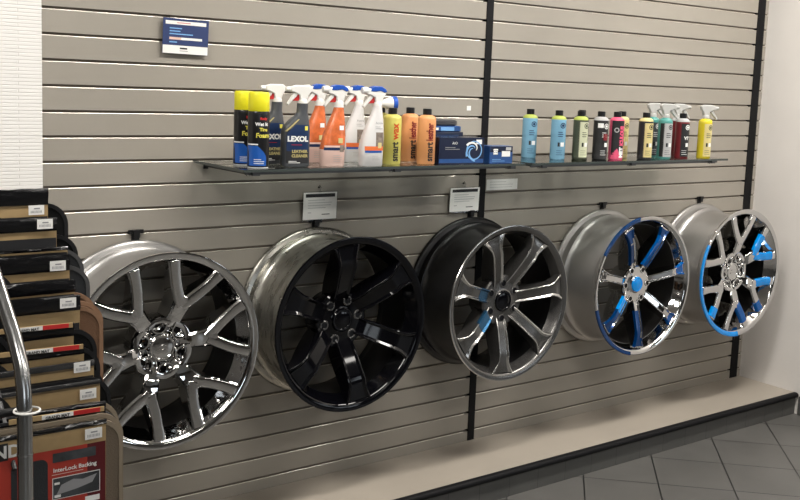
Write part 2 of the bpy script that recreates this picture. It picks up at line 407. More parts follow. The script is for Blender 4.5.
def lerp(a, b, t): return a+(b-a)*t
def wheel_root(name_label, x, z, rz=0):
    return empty('alloy_wheel', (x, -.009, z), rz, label=name_label, cat='wheel', group='alloy wheels hung on the slatwall')
def y_wheel(root, phase, film=()):
    barrel(root, 'silver', 'insideshade'); frontrim(root, 'chrome', .252, .281)
    yh = -D+.055
    def stem_path(a):
        return [(at_polar(.060, a), .023, yh+.002, yh+.062), (at_polar(.095, a), .025, -D+.030, yh+.062), (at_polar(.125, a), .027, -D+.020, -D+.110), (at_polar(.150, a), .031, -D+.014, -D+.100), (at_polar(.170, a), .016, -D+.013, -D+.09)]
    def arm_path(a, s, t0=0, t1=1):
        p0 = at_polar(.140, a); p1 = at_polar(.277, a+s*math.radians(16.5)); out = []
        N = 6
        for i in range(N+1):
            t = lerp(t0, t1, i/N); p = p0.lerp(p1, t)+Vector((-math.sin(a), 0, math.cos(a)))*(s*.006*math.sin(PI*t))
            out.append((p, lerp(.0195, .0180, t)+(.003*max(0, t-.75)/.25), lerp(-D+.015, -D+.003, t), lerp(-D+.095, -D+.024, t**1.5)))
        return out
    for k in range(6):
        a = math.radians(phase+60*k); mb = MB(); cm = ['chrome']*7
        sweep(mb, stem_path(a), RIDGE, cm)
        for s in (-1, 1): sweep(mb, arm_path(a, s), RIDGE, cm)
        o = mb.build('spoke', root, angle=24, bevel=.0012)
        # web pocket pad at the rim between the two arms
        for (kk, s, t0, t1, mt) in film:
            if kk == k:
                b = MB(); sweep(b, arm_path(a, s, t0, t1), RIDGE_F, [mt]*7, grow=.0008)
                b.build('protective_film', o, angle=38)
    for k in range(6):      # cast fillets joining neighbouring stems around the hub
        a = math.radians(phase+30+60*k); mb = MB()
        sweep(mb, [(at_polar(.085, a-math.radians(24)), .012, -D+.036, yh+.062), (at_polar(.088, a-math.radians(8)), .010, -D+.040, yh+.062), (at_polar(.088, a+math.radians(8)), .010, -D+.040, yh+.062), (at_polar(.085, a+math.radians(24)), .012, -D+.036, yh+.062)], RIDGE, ['chrome']*7)
        mb.build('spoke_web', root, angle=38)
        # rim pads between outer ends of the arms
        mb = MB()
    hub(root, 'chrome', .094, yh, .0105, .0285, 'chrome', .010, phase+30, 'chrome', .043, deep=.014)
def straight_wheel(root, n, phase, body, edge, outm, inm, rimm, wid, sect, yhub, film=(), rimedge=None, hubr=.1, lugm='gun', capm='chrome', capm2=None, capr=.04, flare=.01, lip=.283, r_in=.262, lugr=.02, r1=.274, holer=.011, lugphase=20, tip=None, pocket='gblack'):
    barrel(root, outm, inm); frontrim(root, rimm, r_in, lip, rimedge)
    def path(a, t0=0, t1=1):
        out = []; N = 9
        for i in range(N+1):
            t = lerp(t0, t1, i/N); r = lerp(.062, r1, t)
            w = lerp(wid[0], wid[1], t)+flare*max(0, (t-.78)/.22)**1.3
            yf = lerp(yhub+.001, -D+.0025, min(1, t*1.5)**.8)
            out.append((at_polar(r, a), w, yf, lerp(yhub+.068, -D+.026, t**1.6)))
        return out
    L = len(sect)
    if sect is DISH: ms = [body, edge, edge, body, edge, edge, body, body]
    else: ms = [body]*L
    for k in range(n):
        a = math.radians(phase+360/n*k); mb = MB(); sweep(mb, path(a), sect, ms); o = mb.build('spoke', root, angle=26, bevel=.001)
        for (kk, t0, t1, mt) in film:
            if kk == k:
                b = MB(); sweep(b, path(a, t0, t1), DISH_F, [mt]*L, grow=.0008); b.build('protective_film', o, angle=32)
    hub(root, body, hubr, yhub, holer, lugr, lugm, .003, lugphase, capm, capr, capm2, pocket)

ZW = ZF-1.008
WX = [-1.430, -.764, -.041, .730, 1.421]
w = wheel_root('chrome six spoke wheel with split Y arms, leftmost, beside the mat rack', WX[0], ZW-.002); y_wheel(w, 9)
w = wheel_root('gloss black wheel with six wide spokes and a bare metal barrel', WX[1], ZW+.003)
straight_wheel(w, 6, 37, 'gblack', 'gblack', 'alu', 'sblack', 'gblack', (.031, .038), DISH, -D+.080, capm='gblack', lugm='gun', hubr=.102, lugphase=10, flare=.014, lip=.279, r_in=.252, lugr=.018)
w = wheel_root('dark grey seven spoke wheel with bright machined edges and a black barrel', WX[2], ZW+.003)
straight_wheel(w, 7, 8, 'gun', 'mach', 'sblack', 'sblack', 'gun', (.0235, .0265), DISH, -D+.052, capm='gblack', lugm='gun', hubr=.100, lugphase=30, flare=.028, lip=.281, r_in=.262, film=[(3, .12, .40, 'bluetint'), (4, .12, .45, 'bluetint')], rimedge='mach', lugr=.018, holer=.0145, capr=.041)
w = wheel_root('chrome seven spoke wheel with blue film strips on most of its spokes', WX[3], ZW)
straight_wheel(w, 7, 11.8, 'chrome', 'chrome', 'silver', 'insideshade', 'chrome', (.017, .016), DISH, -D+.045, capm='film', lugm='chrome', hubr=.082, lugphase=0, lugr=.0155, capr=.033, flare=.014,
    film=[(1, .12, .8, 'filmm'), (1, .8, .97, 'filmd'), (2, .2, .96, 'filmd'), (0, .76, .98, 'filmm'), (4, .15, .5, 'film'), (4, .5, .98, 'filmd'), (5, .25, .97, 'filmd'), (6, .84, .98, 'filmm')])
w5 = wheel_root('chrome split spoke wheel with bright blue film, nearest the white side wall', WX[4], ZW-.002); w = w5
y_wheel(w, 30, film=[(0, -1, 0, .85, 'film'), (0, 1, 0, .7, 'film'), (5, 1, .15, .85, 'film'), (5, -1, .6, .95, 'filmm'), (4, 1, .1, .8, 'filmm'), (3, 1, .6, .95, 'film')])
def rim_film(root, a0, a1, mt, prof, name='protective_film'):
    mb = MB(); N = 40; vs = []; fs = []; k = len(prof)
    for i in range(N+1):
        a = math.radians(lerp(a0, a1, i/N))
        for r, y in prof: vs.append((r*math.cos(a), y, r*math.sin(a)))
    for i in range(N):
        for q in range(k-1): fs.append((i*k+q, i*k+q+1, (i+1)*k+q+1, (i+1)*k+q))
    mb.add(vs, fs, mt, True); mb.build(name, root)
FP = [(.3045, -D+.006), (.3047, -D+.001), (.303, -D-.0018), (.299, -D-.0022), (.288, -D+.0002), (.282, -D+.004), (.277, -D+.012)]
rim_film(w5, 150, 272, 'film', FP)
w4 = [o for o in bpy.data.objects if o.get('category') == 'wheel' and abs(o.location.x-WX[3]) < .01][0]
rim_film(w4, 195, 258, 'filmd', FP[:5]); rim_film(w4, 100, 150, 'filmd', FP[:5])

# hooks carrying the wheels
def hook():
    t = empty('slatwall_hook')
    mb = MB(); mb.box(-.013, .013, -.0045, -.0006, -.078, .010, 'blacksteel'); mb.box(-.024, .024, -.003, .006, -.003, .003, 'blacksteel'); mb.box(-.025, .025, -.010, -.0046, -.003, .010, 'blacksteel')
    mb.build('back_plate', t, bevel=.001)
    mb = MB(); mb.box(-.010, .010, -.150, -.0046, -.0740, -.0640, 'blacksteel'); mb.prism([(-.009, -.016), (.009, -.016), (.011, .010), (-.011, .010)], -.018, -.0101, 'blacksteel')
    mb.build('arm', t, bevel=.001)
    return t
hk = hook()
HL = ['black steel hook holding up the leftmost chrome wheel', 'black steel hook holding the gloss black wheel under a white sign', 'black steel hook holding the dark grey wheel beside the black wall strip',
      'black steel hook holding the chrome wheel with dark blue film', 'black steel hook holding the last wheel near the side wall']
for k, x in enumerate(WX):
    h = hk if k == 0 else copy_tree(hk)
    h.location = (x, 0, ZF-9*PITCH); tag(h, HL[k], 'hook', 'hooks holding the wheels')

# ------------------------------------------------------------------ glass shelves
ZS = ZF-.457
def shelf(x0, x1, label, brx):
    t = empty('glass_shelf', ((x0+x1)/2, 0, ZS), label=label, cat='shelf', group='glass shelves on the slatwall')
    h = (x1-x0)/2
    mb = MB(); mb.box(-h, h, -.36, -.004, -.0085, 0, 'glass'); mb.build('glass_pane', t)
    mb = MB(); mb.box(-h, h, -.3612, -.3604, -.0085, 0, 'glassedge'); mb.box(-h-.0008, -h-.0001, -.36, -.004, -.0085, 0, 'glassedge'); mb.build('polished_edge', t)
    for bx in brx:
        mb = MB(); X = bx-(x0+x1)/2
        # knife bracket with a tapering blade and an upturned tip
        vs = [(-.002, -.022), (-.30, -.020), (-.325, -.016), (-.325, -.0092), (-.002, -.0092)]
        q = [(y, z) for y, z in vs]; n = len(q)
        P8 = [(X-.006, y, z) for y, z in q]+[(X+.006, y, z) for y, z in q]
        mb.add(P8, [tuple(range(n)), tuple(range(2*n-1, n-1, -1))]+[(i, (i+1) % n, (i+1) % n+n, i+n) for i in range(n)], 'blacksteel')
        mb.box(X-.008, X+.008, -.0035, -.0008, -.030, -.009, 'blacksteel'); mb.box(X-.007, X+.018, -.345, -.328, -.021, -.0092, 'grey')
        mb.build('bracket', t)
        mb = MB(); mb.lathe([(.0001, -.0215), (.006, -.0210), (.006, -.0092)], 'clear', 12, 'z', Matrix.Translation((X-.02, -.34, 0))); mb.build('bumper', t)
    mb = MB(); mb.box(-h+.02, h-.04, -.335, -.327, -.0185, -.0093, 'grey'); mb.build('underside_bar', t)  # dark bar under the pane, near its front edge
    return t
shelf(-1.235, -.088, 'left glass shelf holding spray bottles, wax bottles and dark cartons', (-1.19, -.66, -.14))
shelf(-.055, 1.125, 'right glass shelf holding the row of small detailing bottles', (.02, .52, 1.04))

# ------------------------------------------------------------------ lofted bottles
def loft(mb, rings, mt, n=28):   # rings (z, cx, hx, hy, pow); mt a name or a list per band
    vs = []; N = len(rings)
    for z, cx, hx, hy, pw in rings:
        for k in range(n):
            a = 2*PI*k/n; c, s = math.cos(a), math.sin(a); e = 2/pw
            vs.append((cx+hx*math.copysign(abs(c)**e, c), hy*math.copysign(abs(s)**e, s), z))
    for i in range(N-1):
        q = mt if isinstance(mt, str) else mt[i]
        mb.add(vs, [(i*n+k, i*n+(k+1) % n, (i+1)*n+(k+1) % n, (i+1)*n+k) for k in range(n)], q, True)
    q0 = mt if isinstance(mt, str) else mt[0]; q1 = mt if isinstance(mt, str) else mt[-1]
    mb.add(vs, [tuple(range(n)), tuple(range((N-1)*n, N*n))], q0)
def surf_of(rings):
    def f(x, z):
        for a, b in zip(rings, rings[1:]):
            if a[0] <= z <= b[0] and b[0] > a[0]:
                t = (z-a[0])/(b[0]-a[0]); break
        else:
            if z < rings[0][0]: a = b = rings[0]; t = 0
            else: a = b = rings[-1]; t = 0
        cx, hx, hy, pw = [lerp(a[i], b[i], t) for i in (1, 2, 3, 4)]
        u = min(.995, abs((x-cx)/hx)); return -hy*(1-u**pw)**(1/pw)
    return f
def trigger_head(root, z, x=0, body='white', nozzle='white', lever='white', accent='red', sgn=-1, top=None, s=1.0, neck='white'):
    T = Matrix.Translation((x, 0, z)) @ Matrix.Diagonal((-sgn*s, s, s, 1))
    mb = MB(); mb.lathe([(.0001, 0), (.0155, 0), (.0155, .013), (.013, .018), (.0001, .018)], neck, 20, 'z', T)
    mb.prism([(-.012, .014), (-.013, .030), (-.030, .038), (-.042, .040), (-.042, .056), (-.022, .062), (.016, .062), (.028, .054), (.026, .042), (.017, .030), (.013, .014)], -.011, .011, body, T)
    h = mb.build('sprayer_head', root, bevel=.003)
    if top:
        b = MB(); b.prism([(-.030, .050), (-.027, .0635), (-.012, .0685), (.010, .067), (.024, .060), (.030, .050), (.020, .047), (.006, .053), (-.012, .050)], -.0125, .0125, top, T); b.build('top_cover', h, bevel=.002)
    b = MB(); b.lathe([(.0001, -.058), (.0075, -.057), (.0085, -.045), (.0085, -.038)], nozzle, 16, 'z', T @ Matrix.Translation((0, 0, .052 if top else .048)) @ Matrix.Rotation(PI/2, 4, 'Y') @ Matrix.Diagonal((1.45, 1.45, 1, 1) if top else (1, 1, 1, 1))); b.build('nozzle', h)
    b = MB(); b.prism([(-.016, .038), (-.030, .037), (-.054, .002), (-.050, -.004), (-.040, .008), (-.022, .026)], -.007, .007, lever, T); b.build('trigger', h, bevel=.0015)
    if accent:
        b = MB(); b.prism([(-.0125, .032), (-.024, .034), (-.040, .011), (-.0125, .012)], -.005, .005, accent, T); b.build('trigger_guard', h, bevel=.001)
    return h
def lines(mb, x0, x1, z, n, dz, mt, surf, th=.0012, off=.0007, seed=1):
    r = random.Random(seed)
    for i in range(n):
        e = lerp(x0, x1, r.uniform(.6, 1)); patch(mb, z-i*dz-th/2, z-i*dz+th/2, x0, e, mt, surf, 6, 1, off)

def aerosol():
    t = empty('spray_can'); R = .033
    rings = [(.003, 0, R-.002, R-.002, 2), (.008, 0, R, R, 2), (.165, 0, R, R, 2), (.172, 0, R-.001, R-.001, 2), (.178, 0, R-.004, R-.004, 2)]
    s = surf_of([(0, 0, R, R, 2), (.3, 0, R, R, 2)])
    mb = MB(); loft(mb, rings, 'black')
    mb.lathe([(.0001, 0), (R-.002, 0), (R-.0005, .003), (R-.002, .006)], 'ltgrey', 32)
    patch(mb, .009, .070, -R*.99, lambda z: lerp(.022, -.006, max(0, (z-.035)/.035)**1.5), 'canblue', s, 14, 10)
    patch(mb, .072, .076, -R*.97, lambda z: -.004, 'wprint', s, 12, 2)
    for i, (b, q, z, sz, c) in enumerate([('Body', .008, .152, .010, 'red'), ('Wet It', .002, .135, .014, 'wprint'), ('Tire', .008, .119, .014, 'yprint'), ('Foam', .006, .101, .019, 'yprint')]):
        add_text(mb, b, sz, .004+q, z, c, s, bold=.0006)
    lines(mb, -.016, .018, .028, 3, .006, 'wprint', s, .0018)
    mb.build('can_body', t, angle=50)
    mb = MB(); mb.lathe([(.0001, .172), (R-.003, .172), (R-.001, .176), (R-.001, .226), (R-.004, .232), (.012, .233), (.0001, .2325)], 'yellow', 40)
    mb.build('cap', t, angle=40)
    return t
def lexol():
    t = empty('spray_bottle')
    rings = [(0, 0, .041, .021, 4), (.004, 0, .045, .024, 4), (.110, 0, .045, .024, 4), (.128, .003, .042, .023, 3.5), (.150, .012, .030, .020, 3), (.160, .018, .023, .018, 2.5), (.172, .021, .018, .017, 2), (.200, .022, .018, .017, 2)]
    s = surf_of(rings); mb = MB(); loft(mb, rings, 'slate', 36)
    patch(mb, .012, .118, -.036, .037, 'ink', s, 12, 10, .0003)
    patch(mb, .050, .133, lambda z: lerp(-.035, -.004, max(0, (z-.105)/.03)), .037, 'navy', s, 12, 10, .0005)
    for q in range(2):
        patch(mb, .112, .150, lambda z: lerp(-.041, .002, (z-.112)/.038), lambda z: lerp(-.034, .007, (z-.112)/.038), 'tanprint', s, 2, 6, .0006)
    add_text(mb, 'LEXOL', .0225, .001, .088, 'wprint', s, bold=.0012, off=.0011)
    lines(mb, -.02, .034, .070, 1, .005, 'red', s, .0015, .001)
    add_text(mb, 'LEATHER', .0125, .008, .049, 'tanprint', s, bold=.0006, off=.0011)
    add_text(mb, 'CLEANER', .0125, .008, .035, 'tanprint', s, bold=.0006, off=.0011)
    lines(mb, -.028, .012, .018, 2, .0045, 'wprint', s, .0018, .001)
    patch(mb, .116, .129, .024, .034, 'yprint', s, 4, 3, .0009)
    mb.build('bottle_body', t, angle=50)
    trigger_head(t, .196, .022, s=.98)
    return t
def orange_spray(film):
    t = empty('spray_bottle')
    rings = [(0, -.006, .036, .021, 3.5), (.004, -.006, .039, .024, 3.5), (.055, -.007, .041, .025, 3), (.100, -.001, .037, .024, 3), (.140, .006, .028, .021, 2.6), (.170, .011, .020, .018, 2.2), (.190, .013, .016, .016, 2), (.200, .013, .015, .015, 2)]
    s = surf_of(rings); mb = MB(); body = 'orangef' if film else 'whiteb'
    loft(mb, rings, ['pinkish', 'pinkish', body, body, body, body, 'white'] if film else 'whiteb', 36)
    L = lambda z: -.045+.00*z
    fx0 = lambda z: lerp(rings[0][1], .0, 0)-.0365+max(0, z-.1)*.32; fx1 = lambda z: .031
    if film:
        patch(mb, .062, .068, -.041, .024, 'pinkish', s, 14, 2, .0005)
        patch(mb, .053, .062, -.043, lambda z: .030, 'navy', s, 14, 2, .0006)
        patch(mb, .118, .132, .008, .024, 'wprint', s, 4, 3, .0006)
        patch(mb, .076, .092, .004, .020, 'cream', s, 4, 3, .0006)
        patch(mb, .048, .070, .010, .026, 'photo', s, 4, 3, .0008)
        lines(mb, -.012, .022, .036, 4, .006, 'ltgrey', s, .001)
    else:
        patch(mb, .066, .112, .000, .030, 'photo', s, 6, 6, .0005)
        patch(mb, .052, .066, -.038, .030, 'orangep', s, 14, 3, .0006)
        patch(mb, .045, .052, -.037, .024, 'canblue', s, 14, 2, .0006)
        patch(mb, .060, .078, .008, .022, 'cream', s, 4, 3, .0008)
        add_text(mb, 'Active', .011, .013, .142, 'greyink', s, off=.0008)
        lines(mb, -.002, .026, .130, 2, .006, 'greyink', s, .0012)
        lines(mb, -.012, .020, .034, 3, .006, 'ltgrey', s, .001)
    mb.build('bottle_body', t, angle=50)
    trigger_head(t, .194, .013, top='bluecap', s=1.0)
    return t
def round_bottle(R, hb, body, capmat, caph=.022, capr=.0155, deco=None, shoulder=.012, bands=None, name='bottle'):
    t = empty(name)
    rings = [(0, 0, R-.003, R-.003, 2), (.003, 0, R, R, 2), (hb-shoulder, 0, R, R, 2), (hb-shoulder*.4, 0, R*.93, R*.93, 2), (hb, 0, R*.72, R*.72, 2), (hb+.002, 0, capr, capr, 2), (hb+.005, 0, capr*.9, capr*.9, 2)]
    mb = MB(); loft(mb, rings, bands or body, 32)
    if deco: deco(mb, surf_of([(0, 0, R, R, 2), (1, 0, R, R, 2)]), R)
    mb.build('bottle_body', t, angle=50)
    if capmat:
        mb = MB(); mb.lathe([(.0001, hb+.003), (capr, hb+.003), (capr, hb+caph), (capr-.002, hb+caph+.002), (.0001, hb+caph+.002)], capmat, 24); mb.build('cap', t)
    return t
def put(o, x, y, rz, label, cat, group=None):
    o.location = (x, y, ZS); o.rotation_euler = (0, 0, rz); tag(o, label, cat, group); return o

G1 = 'sprays and bottles on the left glass shelf'; G2 = 'small bottles on the right glass shelf'
a = aerosol(); put(a, -1.160, -.212, -.35, 'black and blue spray can with yellow cap, at the far left behind its twin', 'spray can', 'yellow capped spray cans')
b = copy_tree(a); put(b, -1.163, -.312, -.38, 'black and blue spray can with yellow cap, at the shelf front edge', 'spray can', 'yellow capped spray cans')
a = lexol(); put(a, -1.048, -.175, -.15, 'slate grey trigger bottle standing behind the front grey one', 'spray bottle', 'slate grey trigger bottles')
b = copy_tree(a); put(b, -1.020, -.288, -.2, 'slate grey trigger bottle in full view right of the yellow capped cans', 'spray bottle', 'slate grey trigger bottles')
a = orange_spray(True); put(a, -.865, -.155, -.2, 'orange trigger bottle with blue top, behind the front orange one', 'spray bottle', 'orange trigger bottles')
b = copy_tree(a); put(b, -.885, -.305, -.15, 'orange trigger bottle with blue top, at the shelf front edge', 'spray bottle', 'orange trigger bottles')
a = orange_spray(False); put(a, -.715, -.165, -.2, 'white trigger bottle with blue top, behind the front white one', 'spray bottle', 'white trigger bottles')
b = copy_tree(a); put(b, -.748, -.325, -.15, 'white trigger bottle with blue top, front one next to the yellow bottle', 'spray bottle', 'white trigger bottles')
# a bottle behind with a wide blue ended foam nozzle pointing right
t = empty('foam_spray_bottle')
mb = MB(); rings = [(0, 0, .030, .022, 3), (.004, 0, .034, .025, 3), (.120, 0, .034, .025, 3), (.165, 0, .020, .018, 2), (.180, 0, .015, .015, 2)]
loft(mb, rings, 'whiteb'); mb.build('bottle_body', t, angle=50)
mb = MB(); mb.lathe([(.0001, .176), (.016, .176), (.014, .192), (.012, .212), (.0001, .216)], 'white', 20); h = mb.build('sprayer_head', t)
R90 = Matrix.Translation((0, 0, .203)) @ Matrix.Rotation(PI/2, 4, 'Y')
mb = MB(); mb.lathe([(.011, 0), (.014, .03), (.024, .052), (.024, .056)], 'white', 24, 'z', R90); mb.build('foam_cone', h)
mb = MB(); mb.lathe([(.0245, .056), (.026, .058), (.026, .072), (.022, .074), (.0001, .074)], 'bluecap', 24, 'z', R90); mb.build('nozzle_cap', h)
put(t, -.655, -.205, -.15, 'white bottle with wide foam nozzle ending in a blue cap, pointing right', 'spray bottle')

def wax(word2, c2):
    def d(mb, s, R):
        add_text(mb, 'smart', .034, .007, .044, 'ink', s, PI/2, bold=.0010, sx=.83)
        add_text(mb, word2, .034, .007, .112 if word2 == 'wax' else .112, c2, s, PI/2, bold=.0010, sx=.95 if word2 == 'wax' else .62)
    return d
a = round_bottle(.0315, .167, 'waxyel', 'black', deco=wax('wax', 'redor')); put(a, -.637, -.278, -.45, 'pale yellow bottle with black cap and vertical lettering, at the front', 'bottle', G1)
b = copy_tree(a); put(b, -.600, -.155, -.1, 'pale yellow bottle with black cap, mostly hidden behind the front yellow one', 'bottle', G1)
a = round_bottle(.0315, .167, 'waxor', 'black', deco=wax('leather', 'dred')); put(a, -.497, -.190, -.45, 'pale orange bottle with black cap, behind and left of its twin', 'bottle', G1)
b = copy_tree(a); put(b, -.506, -.300, -.45, 'pale orange bottle with black cap, in front beside the dark cartons', 'bottle', G1)

def flat(y): return lambda x, z: y
# dark cartons
t = empty('carton'); mb = MB(); mb.box(-.095, .095, -.045, .045, 0, .093, 'navybox'); s = flat(-.045)
patch(mb, .004, .018, -.094, .094, 'bluebox', s, 2, 1); patch(mb, .050, .050001, 0, .001, 'navybox', s, 1, 1)
mb.lathe([(.030, 0), (.034, .0), (.034, .0006), (.030, .0006)], 'swirl', 28, 'y', Matrix.Translation((.052, -.0462, .048)), closed=True)
for q in range(3):
    vs = []
    for i in range(13):
        a0 = q*1.1+i*.22; r0 = .006+.0022*i; vs += [(.052+r0*math.cos(a0), -.0463, .048+r0*math.sin(a0)), (.052+(r0+.004+.0004*i)*math.cos(a0), -.0463, .048+(r0+.004+.0004*i)*math.sin(a0))]
    mb.add(vs, [(2*i, 2*i+1, 2*i+3, 2*i+2) for i in range(12)], 'swirl' if q else 'wprint')
patch(mb, .070, .086, .060, .084, 'wprint', s, 1, 1, .001)
add_text(mb, 'AIO', .013, -.030, .073, 'wprint', s); lines(mb, -.07, -.005, .058, 2, .006, 'greyink', s, .0018)
mb.build('carton_body', t, bevel=.001)
put(t, -.365, -.285, -.10, 'large navy carton with pale blue swirl and white corner label', 'box', 'dark cartons')
t = empty('carton'); mb = MB(); mb.box(-.052, .052, -.03, .03, 0, .062, 'bluebox'); s = flat(-.03)
patch(mb, .040, .0615, -.051, .051, 'navybox', s); patch(mb, .032, .052, -.036, -.016, 'wprint', s, 1, 1, .0008); patch(mb, .024, .044, .002, .040, 'wprint', s, 1, 1, .0008); patch(mb, .047, .058, .020, .044, 'ltgrey', s, 1, 1, .0008)
add_text(mb, 'CQ', .014, -.026, .042, 'navy', s, off=.001)
lines(mb, -.04, .02, .014, 2, .006, 'swirl', s, .0016); mb.build('carton_body', t, bevel=.001)
put(t, -.185, -.305, -.08, 'small blue carton with white pictures at the right end of the left shelf', 'box', 'dark cartons')
t = empty('carton'); mb = MB(); mb.box(-.07, .07, -.035, .035, 0, .105, 'navybox'); patch(mb, .02, .095, -.05, .05, 'navy', flat(-.035)); mb.build('carton_body', t, bevel=.001)
put(t, -.330, -.165, -.05, 'dark carton standing behind the large navy one', 'box', 'dark cartons')
t = empty('applicator_pack'); mb = MB(); rings = [(0, 0, .066, .030, 5), (.003, 0, .070, .033, 5), (.018, 0, .070, .033, 5), (.021, 0, .066, .030, 5)]
loft(mb, rings, 'bluebox'); patch(mb, .004, .017, -.030, .030, 'swirl', surf_of(rings)); patch(mb, .006, .015, -.062, -.040, 'wprint', surf_of(rings)); mb.build('pack_body', t)
o = put(t, -.330, -.165, -.05, 'blue and white flat pack lying on the rear dark carton', 'pack'); o.location.z = ZS+.1055
t = empty('applicator_pack'); mb = MB(); rings = [(0, 0, .056, .028, 3), (.005, 0, .064, .033, 3), (.017, 0, .064, .033, 3), (.022, 0, .056, .028, 3)]
loft(mb, rings, 'grey'); mb.build('pack_body', t); o = put(t, -.338, -.165, -.05, 'dark grey rounded pack on top of the blue and white one', 'pack'); o.location.z = ZS+.127

# right shelf
def chem(c_label, c_side, text=None, tc='wprint', logo='ink', topcol=None):
    def d(mb, s, R):
        if c_label: patch(mb, .010, .150, -R*.55, R*.93, c_label, s, 12, 2, .0003)
        if c_side: patch(mb, .010, .150, -R*.985, -R*.5, c_side, s, 6, 2, .0003)
        x0 = R*.42
        mb2 = []
        for k in range(2):
            r0, r1 = ((.008, .011), (.0, .005))[k]; vs = []; fs = []
            for i in range(17):
                a = 2*PI*i/16
                for r in (r0, r1): X = x0+r*math.cos(a); Z = .134+r*math.sin(a); vs.append((X, s(X, Z)-.0009, Z))
            fs = [(2*i, 2*i+1, 2*i+3, 2*i+2) for i in range(16)]; mb.add(vs, fs, logo)
        if text: add_text(mb, text, .019, R*.30, .088, tc, s, off=.0009, bold=.0008)
        else: lines(mb, -.006, .02, .108, 3, .008, logo, s, .0026, .0009, 3)
        patch(mb, .052, .068, -.006, .002, 'ink', s, 2, 2, .0009); patch(mb, .052, .068, .006, .02, 'wprint', s, 2, 2, .0009)
        lines(mb, -.010, .02, .036, 3, .008, logo, s, .0014, .0009, 7)
    return d
RB = .0295; HB = .169
blues = 'sky blue bottles with black caps'
bn = lambda top, body: [body, body, top, top, top, top]
a = round_bottle(RB, HB, 'skyblue', 'black', deco=chem(None, None, logo='navy'), bands=bn('lime', 'skyblue')); put(a, .142, -.130, -.6, 'sky blue bottle with black cap, first at the left of the right shelf', 'bottle', blues)
b = copy_tree(a); put(b, .200, -.232, -.6, 'sky blue bottle with black cap, second from the left on the right shelf', 'bottle', blues)
a = round_bottle(RB, HB, 'olive', 'black', deco=chem('palegreen', 'olive', logo='olive'), bands=bn('lime', 'olive')); put(a, .303, -.252, -.35, 'dark olive bottle with pale green label and black cap', 'bottle', G2)
b = round_bottle(RB, HB, 'ink', 'black', deco=chem('ink', None, logo='wprint'), bands=bn('olive', 'ink')); put(b, .435, -.130, -.3, 'black bottle half hidden behind the olive and black ones', 'bottle', G2)
def dd(mb, s, R):
    chem('ink', 'ink', logo='wprint')(mb, s, R); patch(mb, .128, .146, -R*.75, -R*.05, 'wprint', s, 4, 2, .001); patch(mb, .078, .104, R*.0, R*.7, 'dred', s, 4, 2, .001)
a = round_bottle(RB, HB, 'ink', 'black', deco=dd, bands=bn('ltgrey', 'ink')); put(a, .402, -.268, -.4, 'black bottle with white corner label and dark red mark', 'bottle', G2)
def dp(mb, s, R):
    patch(mb, .010, .158, -R*.95, R*.95, 'ink', s, 14, 4, .0003); patch(mb, .008, .045, lambda z: -R*.9+max(0, z-.02)*.9, lambda z: R*.35-max(0, z-.02)*.5, 'pink', s, 8, 4, .0006)
    add_text(mb, 'MET', .022, R*.52, .030, 'wprint', s, PI/2, bold=.0015, off=.001); add_text(mb, 'ICULOUS', .022, R*.52, .097, 'pink', s, PI/2, bold=.0015, off=.001, sx=.86)
    vs = []
    for i in range(17):
        for r in (.006, .010):
            X = -.008+r*math.cos(PI*i/8); Z = .120+r*math.sin(PI*i/8); vs.append((X, s(X, Z)-.001, Z))
    mb.add(vs, [(2*i, 2*i+1, 2*i+3, 2*i+2) for i in range(16)], 'ltgrey')
a = round_bottle(RB, HB, 'pink', 'black', deco=dp, bands=bn('pink', 'pink')); put(a, .478, -.285, -.55, 'black and pink bottle with vertical white and pink lettering', 'bottle', G2)
a = round_bottle(RB, HB, 'cream', 'black', deco=chem('cream', None, logo='olive'), bands=bn('cream', 'cream')); put(a, .598, -.205, -.5, 'cream bottle with black cap, half hidden right of the black and pink one', 'bottle', G2)
b = round_bottle(RB, HB, 'ink', 'black', deco=chem('cream', 'ink', logo='ink'), bands=bn('cream', 'ink')); put(b, .628, -.308, -.45, 'cream labelled bottle with black side, standing in the front row', 'bottle', G2)
def spray(body, label, side, text, tc, logo, top):
    t = round_bottle(RB, HB, body, None, deco=chem(label, side, text, tc, logo), bands=bn(top, body), name='spray_bottle')
    trigger_head(t, HB+.002, 0, 'frost', 'frost', 'frost', None, 1, neck='frost', s=.98); return t
GS = 'frosted trigger bottles on the right shelf'
a = spray('teal', 'slate', 'ink', None, 'wprint', 'wprint', 'teal'); put(a, .768, -.225, -.45, 'dark bottle with frosted trigger, hidden behind the cream and teal ones', 'spray bottle', GS)
a = spray('teal', 'ltgrey', 'ink', None, 'wprint', 'ink', 'teal'); 
put(a, .755, -.305, -.45, 'teal spray bottle with frosted trigger and grey label', 'spray bottle', GS)
a = spray('maroon', 'ink', 'maroon', None, 'wprint', 'wprint', 'ltgrey'); put(a, .935, -.225, -.45, 'frosted trigger bottle behind the black V7 bottle', 'spray bottle', GS)
a = round_bottle(RB, HB, 'maroon', 'black', deco=chem('ink', 'maroon', 'V7', 'wprint', 'wprint'), bands=bn('ltgrey', 'maroon')); put(a, .862, -.310, -.5, 'black and maroon bottle lettered V7 with black cap', 'bottle', G2)
a = spray('ylw2', 'cream', 'ylw2', None, 'wprint', 'olive', 'ylw2'); put(a, 1.000, -.322, -.45, 'yellow spray bottle with frosted trigger, last at the right end', 'spray bottle', GS)

